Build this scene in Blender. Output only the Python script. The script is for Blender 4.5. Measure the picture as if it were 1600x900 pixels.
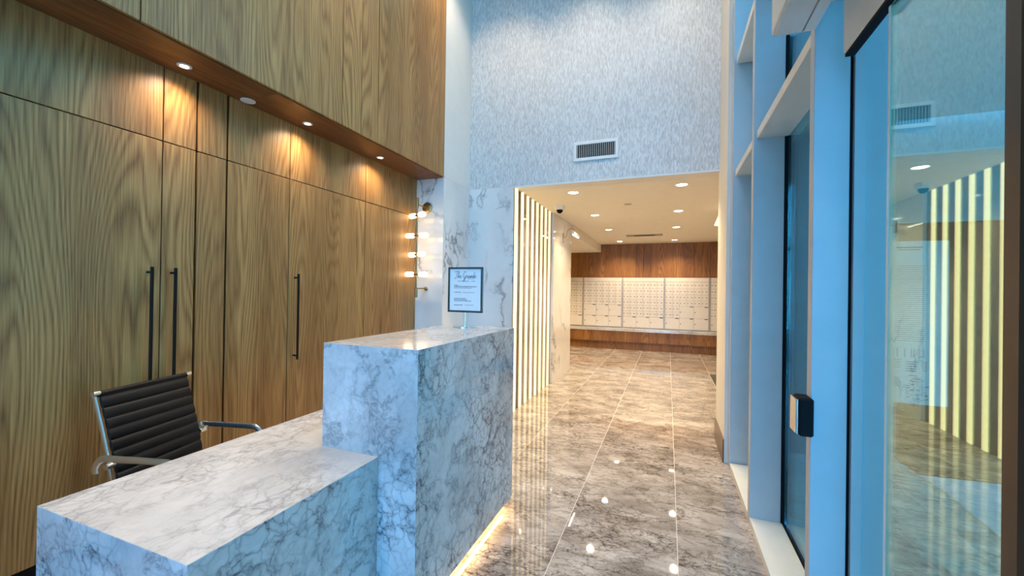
import bpy, bmesh, math, random
from mathutils import Vector, Matrix
random.seed(7)
sc = bpy.context.scene
for _o in list(bpy.data.objects): bpy.data.objects.remove(_o)
COL = sc.collection
PI = math.pi

# ------------------------------------------------------------------ camera
F_PX, YAW, PITCH, ROLL, CAM_H = 634.7, 0.36644, 0.00446, 0.01465, 1.5
def make_camera():
    sy, cy, sp, cp = math.sin(YAW), math.cos(YAW), math.sin(PITCH), math.cos(PITCH)
    fwd = Vector((-sy*cp, cy*cp, sp)); right = Vector((cy, sy, 0)); up = right.cross(fwd)
    r2 = right*math.cos(ROLL) + up*math.sin(ROLL); u2 = up*math.cos(ROLL) - right*math.sin(ROLL)
    cam = bpy.data.cameras.new('camera'); cam.sensor_width = 36; cam.lens = F_PX/1600*36; cam.clip_start = 0.02
    o = bpy.data.objects.new('camera', cam); COL.objects.link(o)
    m = Matrix((r2, u2, -fwd)).transposed().to_4x4(); m.translation = (0, 0, CAM_H)
    o.matrix_world = m; sc.camera = o
make_camera()

# ------------------------------------------------------------------ exposure, world, light
vs = sc.view_settings
vs.view_transform = 'Standard'; vs.look = 'None'; vs.gamma = 1; vs.use_curve_mapping = False
vs.exposure = 0.42
SKY = 13.0
WARM = (1.0, 0.76, 0.48); SOFT = (1.0, 0.81, 0.60)
HALL_W, HIGH_W, SOFFIT_W = 150, 250, 22

def make_world():
    w = bpy.data.worlds.new('sky'); sc.world = w; w.use_nodes = True
    nt = w.node_tree; nt.nodes.clear()
    out = nt.nodes.new('ShaderNodeOutputWorld'); bg = nt.nodes.new('ShaderNodeBackground')
    tc = nt.nodes.new('ShaderNodeTexCoord'); sx = nt.nodes.new('ShaderNodeSeparateXYZ'); rp = nt.nodes.new('ShaderNodeValToRGB')
    nt.links.new(tc.outputs['Generated'], sx.inputs[0]); nt.links.new(sx.outputs['Z'], rp.inputs[0])
    rp.color_ramp.elements[0].position = 0.0; rp.color_ramp.elements[0].color = (0.12, 0.50, 0.95, 1)
    rp.color_ramp.elements[1].position = 0.9; rp.color_ramp.elements[1].color = (0.07, 0.38, 1.0, 1)
    nt.links.new(rp.outputs[0], bg.inputs[0]); bg.inputs[1].default_value = SKY
    nt.links.new(bg.outputs[0], out.inputs[0])
make_world()

def portal(name, loc, rot, sx, sy):
    l = bpy.data.lights.new(name, 'AREA'); l.shape = 'RECTANGLE'; l.size = sx; l.size_y = sy
    l.cycles.is_portal = True
    o = bpy.data.objects.new(name, l); COL.objects.link(o); o.location = loc; o.rotation_euler = rot
portal('sky_portal_front', (-0.45, -5.15, 2.55), (PI/2, 0, 0), 2.4, 4.9)
portal('sky_portal_side', (0.80, 1.8, 2.55), (PI/2, 0, PI/2), 4.4, 4.9)

def spot(name, loc, watts, angle, color=WARM, radius=0.04, blend=0.6, aim=None):
    l = bpy.data.lights.new(name, 'SPOT'); l.energy = watts; l.spot_size = math.radians(angle); l.spot_blend = blend
    l.color = color; l.shadow_soft_size = radius
    o = bpy.data.objects.new(name, l); COL.objects.link(o); o.location = loc
    if aim is not None:
        o.rotation_euler = (Vector(aim)-Vector(loc)).to_track_quat('-Z', 'Y').to_euler()
    return o

# ------------------------------------------------------------------ node helpers and materials
class NT:
    def __init__(s, name):
        s.m = bpy.data.materials.new(name); s.m.use_nodes = True; s.t = s.m.node_tree; s.t.nodes.clear()
        s.out = s.t.nodes.new('ShaderNodeOutputMaterial')
    def n(s, typ, props=None, out=0, **inp):
        nd = s.t.nodes.new(typ)
        for k, v in (props or {}).items(): setattr(nd, k, v)
        for k, v in inp.items():
            key = int(k[1:]) if k[0] == 'i' and k[1:].isdigit() else k.replace('_', ' ')
            sock = nd.inputs[key]
            if isinstance(v, bpy.types.NodeSocket): s.t.links.new(v, sock)
            else: sock.default_value = v
        return nd.outputs[out]
    def math(s, op, a, b=0.0, clamp=False): return s.n('ShaderNodeMath', {'operation': op, 'use_clamp': clamp}, i0=a, i1=b)
    def noise(s, vec, scale, detail=3.0, rough=0.5, dist=0.0, out=0):
        return s.n('ShaderNodeTexNoise', None, out, Vector=vec, Scale=scale, Detail=detail, Roughness=rough, Distortion=dist)
    def ramp(s, fac, stops):
        nd = s.t.nodes.new('ShaderNodeValToRGB'); cr = nd.color_ramp
        while len(cr.elements) < len(stops): cr.elements.new(0.5)
        for e, (p, c) in zip(cr.elements, stops):
            e.position = p; e.color = (c, c, c, 1) if isinstance(c, (int, float)) else (*c, 1)
        s.t.links.new(fac, nd.inputs[0]); return nd.outputs[0]
    def mix(s, fac, a, b, blend='MIX'):
        nd = s.t.nodes.new('ShaderNodeMix'); nd.data_type = 'RGBA'; nd.blend_type = blend
        for i, v in ((0, fac), (6, a), (7, b)):
            if isinstance(v, bpy.types.NodeSocket): s.t.links.new(v, nd.inputs[i])
            else: nd.inputs[i].default_value = v if i == 0 else (*v, 1)
        return nd.outputs[2]
    def obj(s): return s.n('ShaderNodeTexCoord', None, 3)
    def rnd(s): return s.n('ShaderNodeObjectInfo', None, 5)
    def xyz(s, v):
        nd = s.t.nodes.new('ShaderNodeSeparateXYZ'); s.t.links.new(v, nd.inputs[0]); return nd.outputs
    def comb(s, x, y, z): return s.n('ShaderNodeCombineXYZ', None, 0, X=x, Y=y, Z=z)
    def vadd(s, a, b): return s.n('ShaderNodeVectorMath', {'operation': 'ADD'}, i0=a, i1=b)
    def vscale(s, a, f):
        nd = s.t.nodes.new('ShaderNodeVectorMath'); nd.operation = 'SCALE'; s.t.links.new(a, nd.inputs[0]); nd.inputs['Scale'].default_value = f; return nd.outputs[0]
    def vmul(s, a, b): return s.n('ShaderNodeVectorMath', {'operation': 'MULTIPLY'}, i0=a, i1=b)
    def bsdf(s, color, rough=0.5, metal=0.0, spec=0.5, bump=None, coat=0.0, bump_d=0.002, bump_s=0.4):
        nd = s.t.nodes.new('ShaderNodeBsdfPrincipled')
        for k, v in (('Base Color', color), ('Roughness', rough), ('Metallic', metal), ('Specular IOR Level', spec), ('Coat Weight', coat)):
            if isinstance(v, bpy.types.NodeSocket): s.t.links.new(v, nd.inputs[k])
            else: nd.inputs[k].default_value = (*v, 1) if isinstance(v, tuple) else v
        nd.inputs['Coat Roughness'].default_value = 0.03
        if bump is not None:
            b = s.n('ShaderNodeBump', None, 0, Height=bump, Strength=bump_s, Distance=bump_d)
            s.t.links.new(b, nd.inputs['Normal'])
        s.t.links.new(nd.outputs[0], s.out.inputs[0]); return s.m

def plain(name, color, rough=0.5, metal=0.0, spec=0.5, var=0.06, coat=0.0):
    t = NT(name); v = t.obj()
    n = t.noise(v, 9.0, 4.0)
    dark = tuple(c*(1-var) for c in color); lite = tuple(min(1, c*(1+var)) for c in color)
    c = t.ramp(n, [(0.3, dark), (0.7, lite)])
    return t.bsdf(c, rough, metal, spec, coat=coat)

def emit(name, color, strength):
    t = NT(name); e = t.n('ShaderNodeEmission', None, 0, Color=(*color, 1), Strength=strength)
    t.t.links.new(e, t.out.inputs[0]); return t.m

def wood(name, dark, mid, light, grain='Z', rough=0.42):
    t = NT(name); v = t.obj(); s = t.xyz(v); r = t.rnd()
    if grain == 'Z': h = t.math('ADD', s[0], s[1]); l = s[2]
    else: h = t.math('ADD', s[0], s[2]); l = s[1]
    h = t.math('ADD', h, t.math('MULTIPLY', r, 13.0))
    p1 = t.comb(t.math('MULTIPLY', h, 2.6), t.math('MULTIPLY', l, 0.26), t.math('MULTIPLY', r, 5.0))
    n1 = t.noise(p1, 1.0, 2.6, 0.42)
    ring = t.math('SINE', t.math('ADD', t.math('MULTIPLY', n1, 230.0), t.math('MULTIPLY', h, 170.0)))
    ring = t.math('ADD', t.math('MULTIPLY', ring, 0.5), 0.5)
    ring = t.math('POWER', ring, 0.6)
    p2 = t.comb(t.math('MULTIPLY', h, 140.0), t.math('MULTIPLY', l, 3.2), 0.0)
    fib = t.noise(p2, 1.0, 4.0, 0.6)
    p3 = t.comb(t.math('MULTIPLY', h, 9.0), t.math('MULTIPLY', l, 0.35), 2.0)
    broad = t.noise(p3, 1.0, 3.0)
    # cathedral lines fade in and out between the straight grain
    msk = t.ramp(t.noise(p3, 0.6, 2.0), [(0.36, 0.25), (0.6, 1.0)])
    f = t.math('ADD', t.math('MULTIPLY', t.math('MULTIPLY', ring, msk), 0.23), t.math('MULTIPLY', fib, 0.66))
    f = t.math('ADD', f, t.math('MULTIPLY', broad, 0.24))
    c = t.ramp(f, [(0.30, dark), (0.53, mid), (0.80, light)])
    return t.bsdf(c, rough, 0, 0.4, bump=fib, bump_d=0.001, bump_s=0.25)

def quartzite(name, base, pale, vein, scale=1.0, rough=0.12, aniso=(1, 1, 1), coat=0.0):
    t = NT(name); v = t.vmul(t.obj(), tuple(scale*a for a in aniso)); r = t.rnd()
    v = t.vadd(v, t.vscale(t.comb(r, r, r), 7.0))
    w = t.vadd(v, t.vscale(t.noise(v, 2.2, 4.0, 0.6, out=1), 0.55))
    w2 = t.vadd(v, t.vscale(t.noise(v, 6.0, 3.0, 0.6, out=1), 0.16))
    cloud = t.noise(w, 1.7, 5.0, 0.6)
    ve1 = t.n('ShaderNodeTexVoronoi', {'feature': 'DISTANCE_TO_EDGE'}, 0, Vector=w, Scale=3.4)
    ve2 = t.n('ShaderNodeTexVoronoi', {'feature': 'DISTANCE_TO_EDGE'}, 0, Vector=w2, Scale=11.0)
    rg = t.math('ABSOLUTE', t.math('SUBTRACT', t.noise(w, 2.1, 6.0, 0.62), 0.5))
    m = t.noise(v, 1.3, 2.0)
    l1 = t.ramp(ve1, [(0.0, 1.0), (0.035, 0.25), (0.09, 0.0)])
    l2 = t.ramp(ve2, [(0.0, 0.8), (0.06, 0.2), (0.16, 0.0)])
    l3 = t.ramp(rg, [(0.0, 0.85), (0.012, 0.35), (0.05, 0.0)])
    m1 = t.ramp(m, [(0.40, 0.0), (0.62, 1.0)])
    vv = t.math('ADD', t.math('MULTIPLY', l1, t.math('ADD', t.math('MULTIPLY', m1, 0.5), 0.15)), t.math('MULTIPLY', l2, t.math('ADD', t.math('MULTIPLY', m1, 0.75), 0.12)))
    vv = t.math('ADD', vv, t.math('MULTIPLY', l3, 0.68), clamp=True)
    c = t.mix(t.ramp(cloud, [(0.35, 0.0), (0.65, 1.0)]), base, pale)
    c = t.mix(vv, c, vein)
    return t.bsdf(c, rough, 0, 0.5, coat=coat)

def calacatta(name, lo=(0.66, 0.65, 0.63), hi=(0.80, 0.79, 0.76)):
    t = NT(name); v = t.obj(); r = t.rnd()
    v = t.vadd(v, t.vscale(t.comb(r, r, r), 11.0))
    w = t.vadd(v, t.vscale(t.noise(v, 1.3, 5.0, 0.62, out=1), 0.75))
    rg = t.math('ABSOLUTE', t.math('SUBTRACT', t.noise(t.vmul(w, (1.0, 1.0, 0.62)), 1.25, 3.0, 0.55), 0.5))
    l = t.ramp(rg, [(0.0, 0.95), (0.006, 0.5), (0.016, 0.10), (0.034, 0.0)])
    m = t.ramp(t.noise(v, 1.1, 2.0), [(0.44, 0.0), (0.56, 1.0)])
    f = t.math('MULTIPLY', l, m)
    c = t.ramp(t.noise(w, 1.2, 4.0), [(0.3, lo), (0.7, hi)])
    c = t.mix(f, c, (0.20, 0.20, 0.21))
    return t.bsdf(c, 0.08, 0, 0.5)

def wallpaper(name, a, b):
    t = NT(name); s = t.xyz(t.obj())
    h = t.math('ADD', s[0], s[1])
    p = t.comb(t.math('MULTIPLY', h, 125.0), t.math('MULTIPLY', s[2], 24.0), 0.0)
    vo = t.n('ShaderNodeTexVoronoi', {'feature': 'F1'}, 1, Vector=p, Scale=1.0)
    vg = t.xyz(vo)[0]
    p2 = t.comb(t.math('MULTIPLY', h, 190.0), t.math('MULTIPLY', s[2], 14.0), 0.0)
    fi = t.noise(p2, 1.0, 2.0)
    f = t.math('ADD', t.math('MULTIPLY', vg, 0.6), t.math('MULTIPLY', fi, 0.4))
    c = t.ramp(f, [(0.2, a), (0.8, b)])
    return t.bsdf(c, t.ramp(vg, [(0.0, 0.55), (1.0, 0.3)]), 0.0, 0.5, bump=f, bump_d=0.002, bump_s=0.35)

def coated_glass(name, tint, refl, reflcol=(0.95, 0.97, 1.0)):
    t = NT(name)
    tr = t.n('ShaderNodeBsdfTransparent', None, 0, Color=(*tint, 1))
    gl = t.n('ShaderNodeBsdfGlossy', None, 0, Color=(*reflcol, 1), Roughness=0.0)
    lw = t.n('ShaderNodeLayerWeight', None, 0, Blend=0.35)
    f = t.math('ADD', t.math('MULTIPLY', lw, 0.6), refl, clamp=True)
    ms = t.t.nodes.new('ShaderNodeMixShader')
    t.t.links.new(f, ms.inputs[0]); t.t.links.new(tr, ms.inputs[1]); t.t.links.new(gl, ms.inputs[2])
    t.t.links.new(ms.outputs[0], t.out.inputs[0]); return t.m

WOOD = wood('walnut_veneer', (0.14, 0.055, 0.014), (0.34, 0.162, 0.048), (0.55, 0.30, 0.10))
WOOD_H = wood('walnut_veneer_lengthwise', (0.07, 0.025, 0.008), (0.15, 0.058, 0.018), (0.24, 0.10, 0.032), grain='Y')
WOOD_WARMLIT = wood('walnut_veneer_warm_lit', (0.08, 0.028, 0.006), (0.23, 0.095, 0.02), (0.40, 0.185, 0.045))  # same walnut, its dark orange cast under mail room lamps put into colour
DESKSTONE = quartzite('grey_quartzite', (0.47, 0.48, 0.49), (0.68, 0.69, 0.70), (0.13, 0.14, 0.16), 1.5, 0.10)
DESKTOP = quartzite('grey_quartzite_honed', (0.48, 0.47, 0.46), (0.62, 0.61, 0.60), (0.33, 0.32, 0.32), 1.5, 0.10, (1.2, 0.8, 1))
FLOORST = quartzite('brown_grey_marble', (0.25, 0.215, 0.19), (0.51, 0.46, 0.42), (0.06, 0.048, 0.042), 2.5, 0.03, (0.7, 1.3, 1))
GROUT = plain('pale_grout', (0.62, 0.57, 0.50), 0.5)
CALA = calacatta('white_veined_marble')
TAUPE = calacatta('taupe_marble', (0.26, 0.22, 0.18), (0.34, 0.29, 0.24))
PAPER = wallpaper('textured_wallpaper', (0.47, 0.46, 0.45), (0.72, 0.71, 0.68))
WHITEPAPER = plain('offwhite_paint', (0.72, 0.71, 0.67), 0.5, var=0.02)
CREAM = plain('cream_paint', (0.72, 0.67, 0.58), 0.6, var=0.02)
CEIL = plain('ceiling_paint', (0.80, 0.75, 0.65), 0.7, var=0.02)
FRAME = plain('satin_aluminium_frame', (0.46, 0.47, 0.48), 0.38, 0.0, 0.5, var=0.03)
FRAMELITE = plain('cream_aluminium', (0.66, 0.64, 0.58), 0.4, var=0.03)
GASKET = plain('black_rubber', (0.006, 0.006, 0.007), 0.7, spec=0.12)
BLACK = plain('black_metal', (0.012, 0.009, 0.007), 0.5, spec=0.15)
BRONZE = plain('dark_bronze', (0.09, 0.065, 0.045), 0.35, 0.8)
BRASS = plain('aged_brass', (0.42, 0.26, 0.11), 0.32, 1.0)
CHROME = plain('polished_chrome', (0.92, 0.91, 0.88), 0.22, 1.0, var=0.02)
SIGNFRAME = plain('dark_chrome', (0.16, 0.20, 0.24), 0.2, 1.0)
LEATHER = plain('black_leather', (0.005, 0.0042, 0.004), 0.5, spec=0.3, var=0.2)
WHITEPLASTIC = plain('white_plastic', (0.78, 0.77, 0.74), 0.35, var=0.02)
MAILWHITE = plain('ivory_enamel', (0.66, 0.62, 0.55), 0.35, var=0.02)
MAILGREY = plain('brushed_steel', (0.40, 0.37, 0.33), 0.4, 0.3)
STEEL = plain('satin_steel', (0.60, 0.60, 0.58), 0.25, 1.0)
DARKSTONE = plain('black_stone', (0.006, 0.0055, 0.005), 0.4, var=0.3)
BASEBOARD = plain('bronze_baseboard', (0.16, 0.11, 0.075), 0.3, 0.3)
PAPERWHITE = plain('white_paper', (0.80, 0.80, 0.80), 0.6, var=0.01)
INK = plain('dark_ink', (0.03, 0.03, 0.05), 0.7)
PAVING = quartzite('outdoor_paving', (0.24, 0.40, 0.36), (0.34, 0.52, 0.46), (0.14, 0.22, 0.2), 1.2, 0.4)
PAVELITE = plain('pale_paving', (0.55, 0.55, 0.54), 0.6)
MATBROWN = plain('brown_coir', (0.12, 0.075, 0.035), 0.9, var=0.3)
MATDARK = plain('charcoal_carpet', (0.05, 0.048, 0.045), 0.9, var=0.3)
FACADE = plain('pale_facade', (0.42, 0.50, 0.40), 0.7)
GLASS = coated_glass('coated_glass', (0.58, 0.86, 0.82), 0.12)
DOORGLASS = coated_glass('door_glass', (0.70, 0.93, 0.84), 0.11)
CLEARGLASS = coated_glass('clear_glass', (0.97, 0.98, 0.99), 0.0)
LED = emit('led_diffuser', (1.0, 0.72, 0.34), 2.0)
LEDSTRIP = emit('led_strip_warm', (1.0, 0.62, 0.26), 45.0)
BULB = emit('frosted_bulb', (1.0, 0.74, 0.42), 5.5)
LAMP = emit('downlight_lens', (1.0, 0.90, 0.75), 14.0)
SHADE = emit('glowing_shade', (1.0, 0.80, 0.50), 1.4)

# ------------------------------------------------------------------ mesh helpers
def bmnew(): return bmesh.new()
def bx(bm, x0, x1, y0, y1, z0, z1, bev=0.0, seg=1):
    vv = [bm.verts.new((x, y, z)) for x in (x0, x1) for y in (y0, y1) for z in (z0, z1)]
    f = [(0, 1, 3, 2), (4, 6, 7, 5), (0, 4, 5, 1), (2, 3, 7, 6), (0, 2, 6, 4), (1, 5, 7, 3)]
    fs = [bm.faces.new([vv[i] for i in q]) for q in f]
    if bev > 0:
        es = list({e for q in fs for e in q.edges})
        bmesh.ops.bevel(bm, geom=es, offset=bev, segments=seg, affect='EDGES', profile=0.5)
    return bm
def frame_of(d):
    d = Vector(d).normalized(); a = Vector((0, 0, 1)) if abs(d.z) < 0.9 else Vector((1, 0, 0))
    u = d.cross(a).normalized(); return u, d.cross(u).normalized()
def cyl(bm, p0, p1, r0, r1=None, seg=16):
    p0, p1 = Vector(p0), Vector(p1); r1 = r0 if r1 is None else r1
    u, w = frame_of(p1-p0); A = []; B = []
    for i in range(seg):
        a = 2*PI*i/seg; c = u*math.cos(a) + w*math.sin(a)
        A.append(bm.verts.new(p0+c*r0)); B.append(bm.verts.new(p1+c*r1))
    for i in range(seg):
        j = (i+1) % seg; bm.faces.new((A[i], A[j], B[j], B[i]))
    bm.faces.new(A[::-1]); bm.faces.new(B)
    return bm
def tube(bm, pts, r, seg=10, ry=None, closed=False):
    """a round or flat (ry) bar swept along points"""
    pts = [Vector(p) for p in pts]; n = len(pts); rings = []
    ref = None
    for i in range(n):
        if closed: d = pts[(i+1) % n]-pts[i-1]
        else: d = pts[min(i+1, n-1)]-pts[max(i-1, 0)]
        d.normalize()
        if ref is None: u, w = frame_of(d)
        else:
            u = ref - d*ref.dot(d); u.normalize(); w = d.cross(u).normalized()
        ref = u
        rings.append([bm.verts.new(pts[i] + u*math.cos(2*PI*k/seg)*r + w*math.sin(2*PI*k/seg)*(ry or r)) for k in range(seg)])
    m = n if closed else n-1
    for i in range(m):
        A, B = rings[i], rings[(i+1) % n]
        for k in range(seg):
            j = (k+1) % seg; bm.faces.new((A[k], A[j], B[j], B[k]))
    if not closed: bm.faces.new(rings[0][::-1]); bm.faces.new(rings[-1])
    return bm
def lathe(bm, prof, c=(0, 0, 0), seg=24, axis='Z', cap=True):
    rings = []
    for r, z in prof:
        ring = []
        for k in range(seg):
            a = 2*PI*k/seg; x, y = r*math.cos(a), r*math.sin(a)
            p = {'Z': (x, y, z), 'X': (z, x, y), 'Y': (x, z, y)}[axis]
            ring.append(bm.verts.new(Vector(c)+Vector(p)))
        rings.append(ring)
    for A, B in zip(rings, rings[1:]):
        for k in range(seg):
            j = (k+1) % seg; bm.faces.new((A[k], A[j], B[j], B[k]))
    if cap: bm.faces.new(rings[0][::-1]); bm.faces.new(rings[-1])
    return bm
def arc(c, r, a0, a1, n, plane='XZ'):
    out = []
    for i in range(n+1):
        a = math.radians(a0+(a1-a0)*i/n); x, z = r*math.cos(a), r*math.sin(a)
        out.append((c[0]+x, c[1], c[2]+z) if plane == 'XZ' else (c[0], c[1]+x, c[2]+z))
    return out

def wl(o):
    v = Vector((0, 0, 0))
    while o is not None: v = v + o.location; o = o.parent
    return v
def mk(name, bm, mat, parent=None, local=False, smooth=False):
    bmesh.ops.recalc_face_normals(bm, faces=bm.faces)
    me = bpy.data.meshes.new(name); bm.to_mesh(me); bm.free()
    for m in (mat if isinstance(mat, (list, tuple)) else [mat]): me.materials.append(m)
    o = bpy.data.objects.new(name, me); COL.objects.link(o)
    if parent is not None:
        o.parent = parent
        if not local: me.transform(Matrix.Translation(-wl(parent)))
    if smooth:
        for p in me.polygons: p.use_smooth = True
        try: me.set_sharp_from_angle(angle=math.radians(35))
        except Exception: pass
    return o
def inst(src, name, loc, parent=None):
    o = bpy.data.objects.new(name, src.data); COL.objects.link(o)
    if parent is not None: o.parent = parent; o.location = Vector(loc)-wl(parent)
    else: o.location = loc
    return o
def tag(o, label, cat, group=None):
    o['label'] = label; o['category'] = cat
    if group: o['group'] = group
    return o
def thing(name, label, cat, loc, group=None):
    o = bpy.data.objects.new(name, None); COL.objects.link(o); o.location = loc; o.empty_display_size = 0.1
    return tag(o, label, cat, group)
def struct(name, bm, mat, label=None):
    o = mk(name, bm, mat); o['kind'] = 'structure'
    if label: o['label'] = label
    return o
def box(name, mat, parent, *a, bev=0.0, **k): return mk(name, bx(bmnew(), *a, bev=bev), mat, parent, **k)

# ------------------------------------------------------------------ main dimensions (metres, camera above the origin)
XW, XU, ZS = -2.75, -2.39, 2.765         # wood wall, upper wood wall, soffit height
YP, YB = 4.02, 4.65                      # front of the marble return, back wall
ZC, ZH = 2.75, 5.4                      # hall ceiling, lobby ceiling
XF, XG = 0.51, 0.70                      # curtain wall front, glass
YFRONT = -5.0
YM = 10.85                               # foot of the mailbox wall

# ------------------------------------------------------------------ floor of polished marble tiles
floor = struct('floor', bx(bmnew(), -4.6, 1.45, YFRONT-0.1, 11.5, -0.06, -0.0015), GROUT, 'polished grey brown marble floor')
TW, TL = 0.66, 2.64
tile0 = None
for i in range(-7, 3):
    x0 = 0.07 + TW*i
    for j in range(7):
        y0 = YFRONT-0.1 + TL*j
        a, b = max(x0, -4.6)+0.002, min(x0+TW, 1.45)-0.002
        c, d = y0+0.0006, min(y0+TL, 11.5)-0.0006
        if d-c < 0.05 or b-a < 0.05: continue
        t = mk('floor_tile', bx(bmnew(), a, b, c, d, -0.012, 0.0), FLOORST, floor)

# ------------------------------------------------------------------ left wall: walnut cabinets, panels, soffit
wall_left = struct('wall_left', bx(bmnew(), XW-0.25, XW-0.022, YFRONT, YP+0.03, 0, ZH), GASKET, 'dark carcass behind the walnut panels')
G = 0.006
def panel(parent, name, x, y0, y1, z0, z1, mat=WOOD, th=0.02):
    return box(name, mat, parent, x-th, x, y0+G/2, y1-G/2, z0+G/2, z1-G/2, bev=0.0015)
ZG = 2.335
seams_lo = [(YFRONT, -0.33), (-0.33, 0.55), (1.657, 1.836), (3.165, YP)]
for a, b in [(YFRONT, -0.33), (-0.33, 0.55), (0.55, 1.47), (1.47, 1.649), (1.657, 1.836), (1.844, 2.319), (2.319, 3.165), (3.165, YP)]:
    panel(wall_left, 'wood_panel', XW, a, b, ZG, ZS+0.02)
for a, b in seams_lo:
    panel(wall_left, 'wood_panel', XW, a, b, 0.175, ZG)
box('toe_kick', BLACK, wall_left, XW-0.03, XW-0.021, YFRONT, YP, 0.0, 0.175)
def bar_handle(parent, y, z0, z1):
    bm = bmnew(); x = XW+0.045
    bx(bm, x-0.007, x+0.007, y-0.007, y+0.007, z0, z1, bev=0.002)
    for z in (z0+0.03, z1-0.03): bx(bm, XW-0.001, x, y-0.005, y+0.005, z-0.006, z+0.006)
    return mk('handle', bm, BLACK, parent)
cab = thing('tall_cabinet', 'walnut cupboard doors with a pair of long black handles behind the chair', 'cabinet', (XW-0.011, 1.1, 0.175))
d1 = panel(cab, 'door', XW, 0.55, 1.47, 0.175, ZG); bar_handle(d1, 1.405, 0.80, 1.60)
d2 = panel(cab, 'door', XW, 1.47, 1.649, 0.175, ZG); bar_handle(d2, 1.522, 0.80, 1.60)
cab2 = thing('tall_cabinet', 'walnut cupboard doors with a single long black handle above the tall counter', 'cabinet', (XW-0.011, 2.5, 0.175))
panel(cab2, 'door', XW, 1.844, 2.319, 0.175, ZG)
d3 = panel(cab2, 'door', XW, 2.319, 3.165, 0.175, ZG); bar_handle(d3, 2.375, 0.93, 1.60)

# upper wall, flush with the soffit's front edge
wup = struct('wall_left_upper', bx(bmnew(), XW-0.02, XU-0.022, YFRONT, YP-0.001, ZS+0.022, ZH), GASKET, 'dark carcass behind the upper walnut panels')
us = [YFRONT, 0.2, 1.176, 2.473, 2.684, 2.889, YP]
for a, b in zip(us, us[1:]): panel(wup, 'wood_panel', XU, a, b, ZS+0.004, ZH)
for a, b in ((YFRONT, 0.65), (0.65, 1.925), (1.925, YP)):
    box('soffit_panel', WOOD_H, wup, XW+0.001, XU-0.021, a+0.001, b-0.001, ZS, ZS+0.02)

# ------------------------------------------------------------------ marble return, back wall
wret = struct('wall_return', bx(bmnew(), XW-0.25, XU-0.012, YP+0.012, YB+0.2, 0, ZH), WHITEPAPER, 'off-white wall return at the end of the walnut wall')
box('marble_panel', CALA, wret, XW+0.0, XU, YP, YP+0.012, 0, ZS-0.002)
box('marble_panel', CALA, wret, XU-0.012, XU, YP+0.0125, YB, 0, ZC+0.02)
box('plaster_skin', WHITEPAPER, wret, XU-0.012, XU, YP+0.001, YB, ZC+0.021, ZH)
XE = -1.775
wback = struct('wall_back', bx(bmnew(), XU-0.011, -1.80, YB+0.012, YB+0.2, 0, ZC), WHITEPAPER, 'short back wall faced in white veined marble')
box('marble_panel', CALA, wback, XU+0.001, XE, YB, YB+0.012, 0, ZC+0.02)
box('corner_trim', BRONZE, wback, XE+0.0002, XE+0.006, YB-0.002, YB+0.012, 0, ZC)
bulk = struct('wall_back_upper', bx(bmnew(), XU+0.001, 0.50, YB, YB+0.2, ZC+0.021, ZH), PAPER, 'tall bulkhead in shimmering textured wallpaper')
box('edge_bead', WHITEPAPER, bulk, XE, 0.50, YB, YB+0.2, ZC+0.001, ZC+0.0205)

# pier on the right with bronze baseboard
pier = struct('wall_pier', bx(bmnew(), 0.48, 0.95, 4.04, YB+0.05, 0, ZH), CREAM, 'cream painted pier beside the glazing')
bb = struct('baseboard_right', bx(bmnew(), 0.468, 0.4795, 4.035, YB+0.05, 0.0, 0.205, bev=0.002), BASEBOARD, 'bronze baseboard at the foot of the cream pier')

# ------------------------------------------------------------------ hall beyond: slat wall, mailboxes, ceiling
ceil = struct('ceiling', bx(bmnew(), -4.6, 1.45, YB+0.201, 11.5, ZC, ZC+0.1), CEIL, 'cream painted hall ceiling')
drop = struct('ceiling_soffit', bx(bmnew(), -4.6, -1.69, 7.62, 11.1, 2.545, ZC-0.001), CEIL, 'lowered ceiling box left of the mailboxes')
whl = struct('wall_hall_left', bx(bmnew(), -2.3, -1.742, 6.335, 7.6, 0, ZC-0.001), WHITEPAPER, 'hall wall clad in white marble')
box('marble_panel', CALA, whl, -1.7415, -1.725, 6.335, 7.6, 0, ZC-0.001)
box('marble_panel', CALA, whl, -2.3, -1.725, 7.601, 7.612, 0, 2.54)
whs = struct('wall_hall_slats', bx(bmnew(), -2.3, -1.80, YB+0.201, 6.334, 0, ZC-0.001), WHITEPAPER, 'wall behind the glowing slats')
whr = struct('wall_hall_right', bx(bmnew(), 1.45, 1.6, YB+0.25, 11.5, 0, ZC), CREAM, 'cream right wall of the hall')
wfl = struct('wall_far_left', bx(bmnew(), -4.75, -4.6, 7.0, 11.5, 0, ZC), CREAM, 'cream wall at the far left of the mail room')
wfn = struct('wall_far_near', bx(bmnew(), -4.6, -2.301, 7.3, 7.4, 0, ZC), CREAM, 'cream wall behind the slat wall')

slatwall = thing('led_slat_screen', 'screen of glowing vertical LED slats beside the marble corner', 'light screen', (-1.79, 5.4, 0))
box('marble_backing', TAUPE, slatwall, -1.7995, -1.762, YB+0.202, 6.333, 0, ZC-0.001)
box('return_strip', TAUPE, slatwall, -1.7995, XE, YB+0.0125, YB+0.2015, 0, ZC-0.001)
for k in range(8):
    y = 4.70 + 0.2135*k
    xa = -1.7615 if k else XE+0.0005
    box('light_slat', LED, slatwall, xa, -1.752, y-0.036, y+0.036, 0.003, ZC-0.003, bev=0.001)

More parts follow.
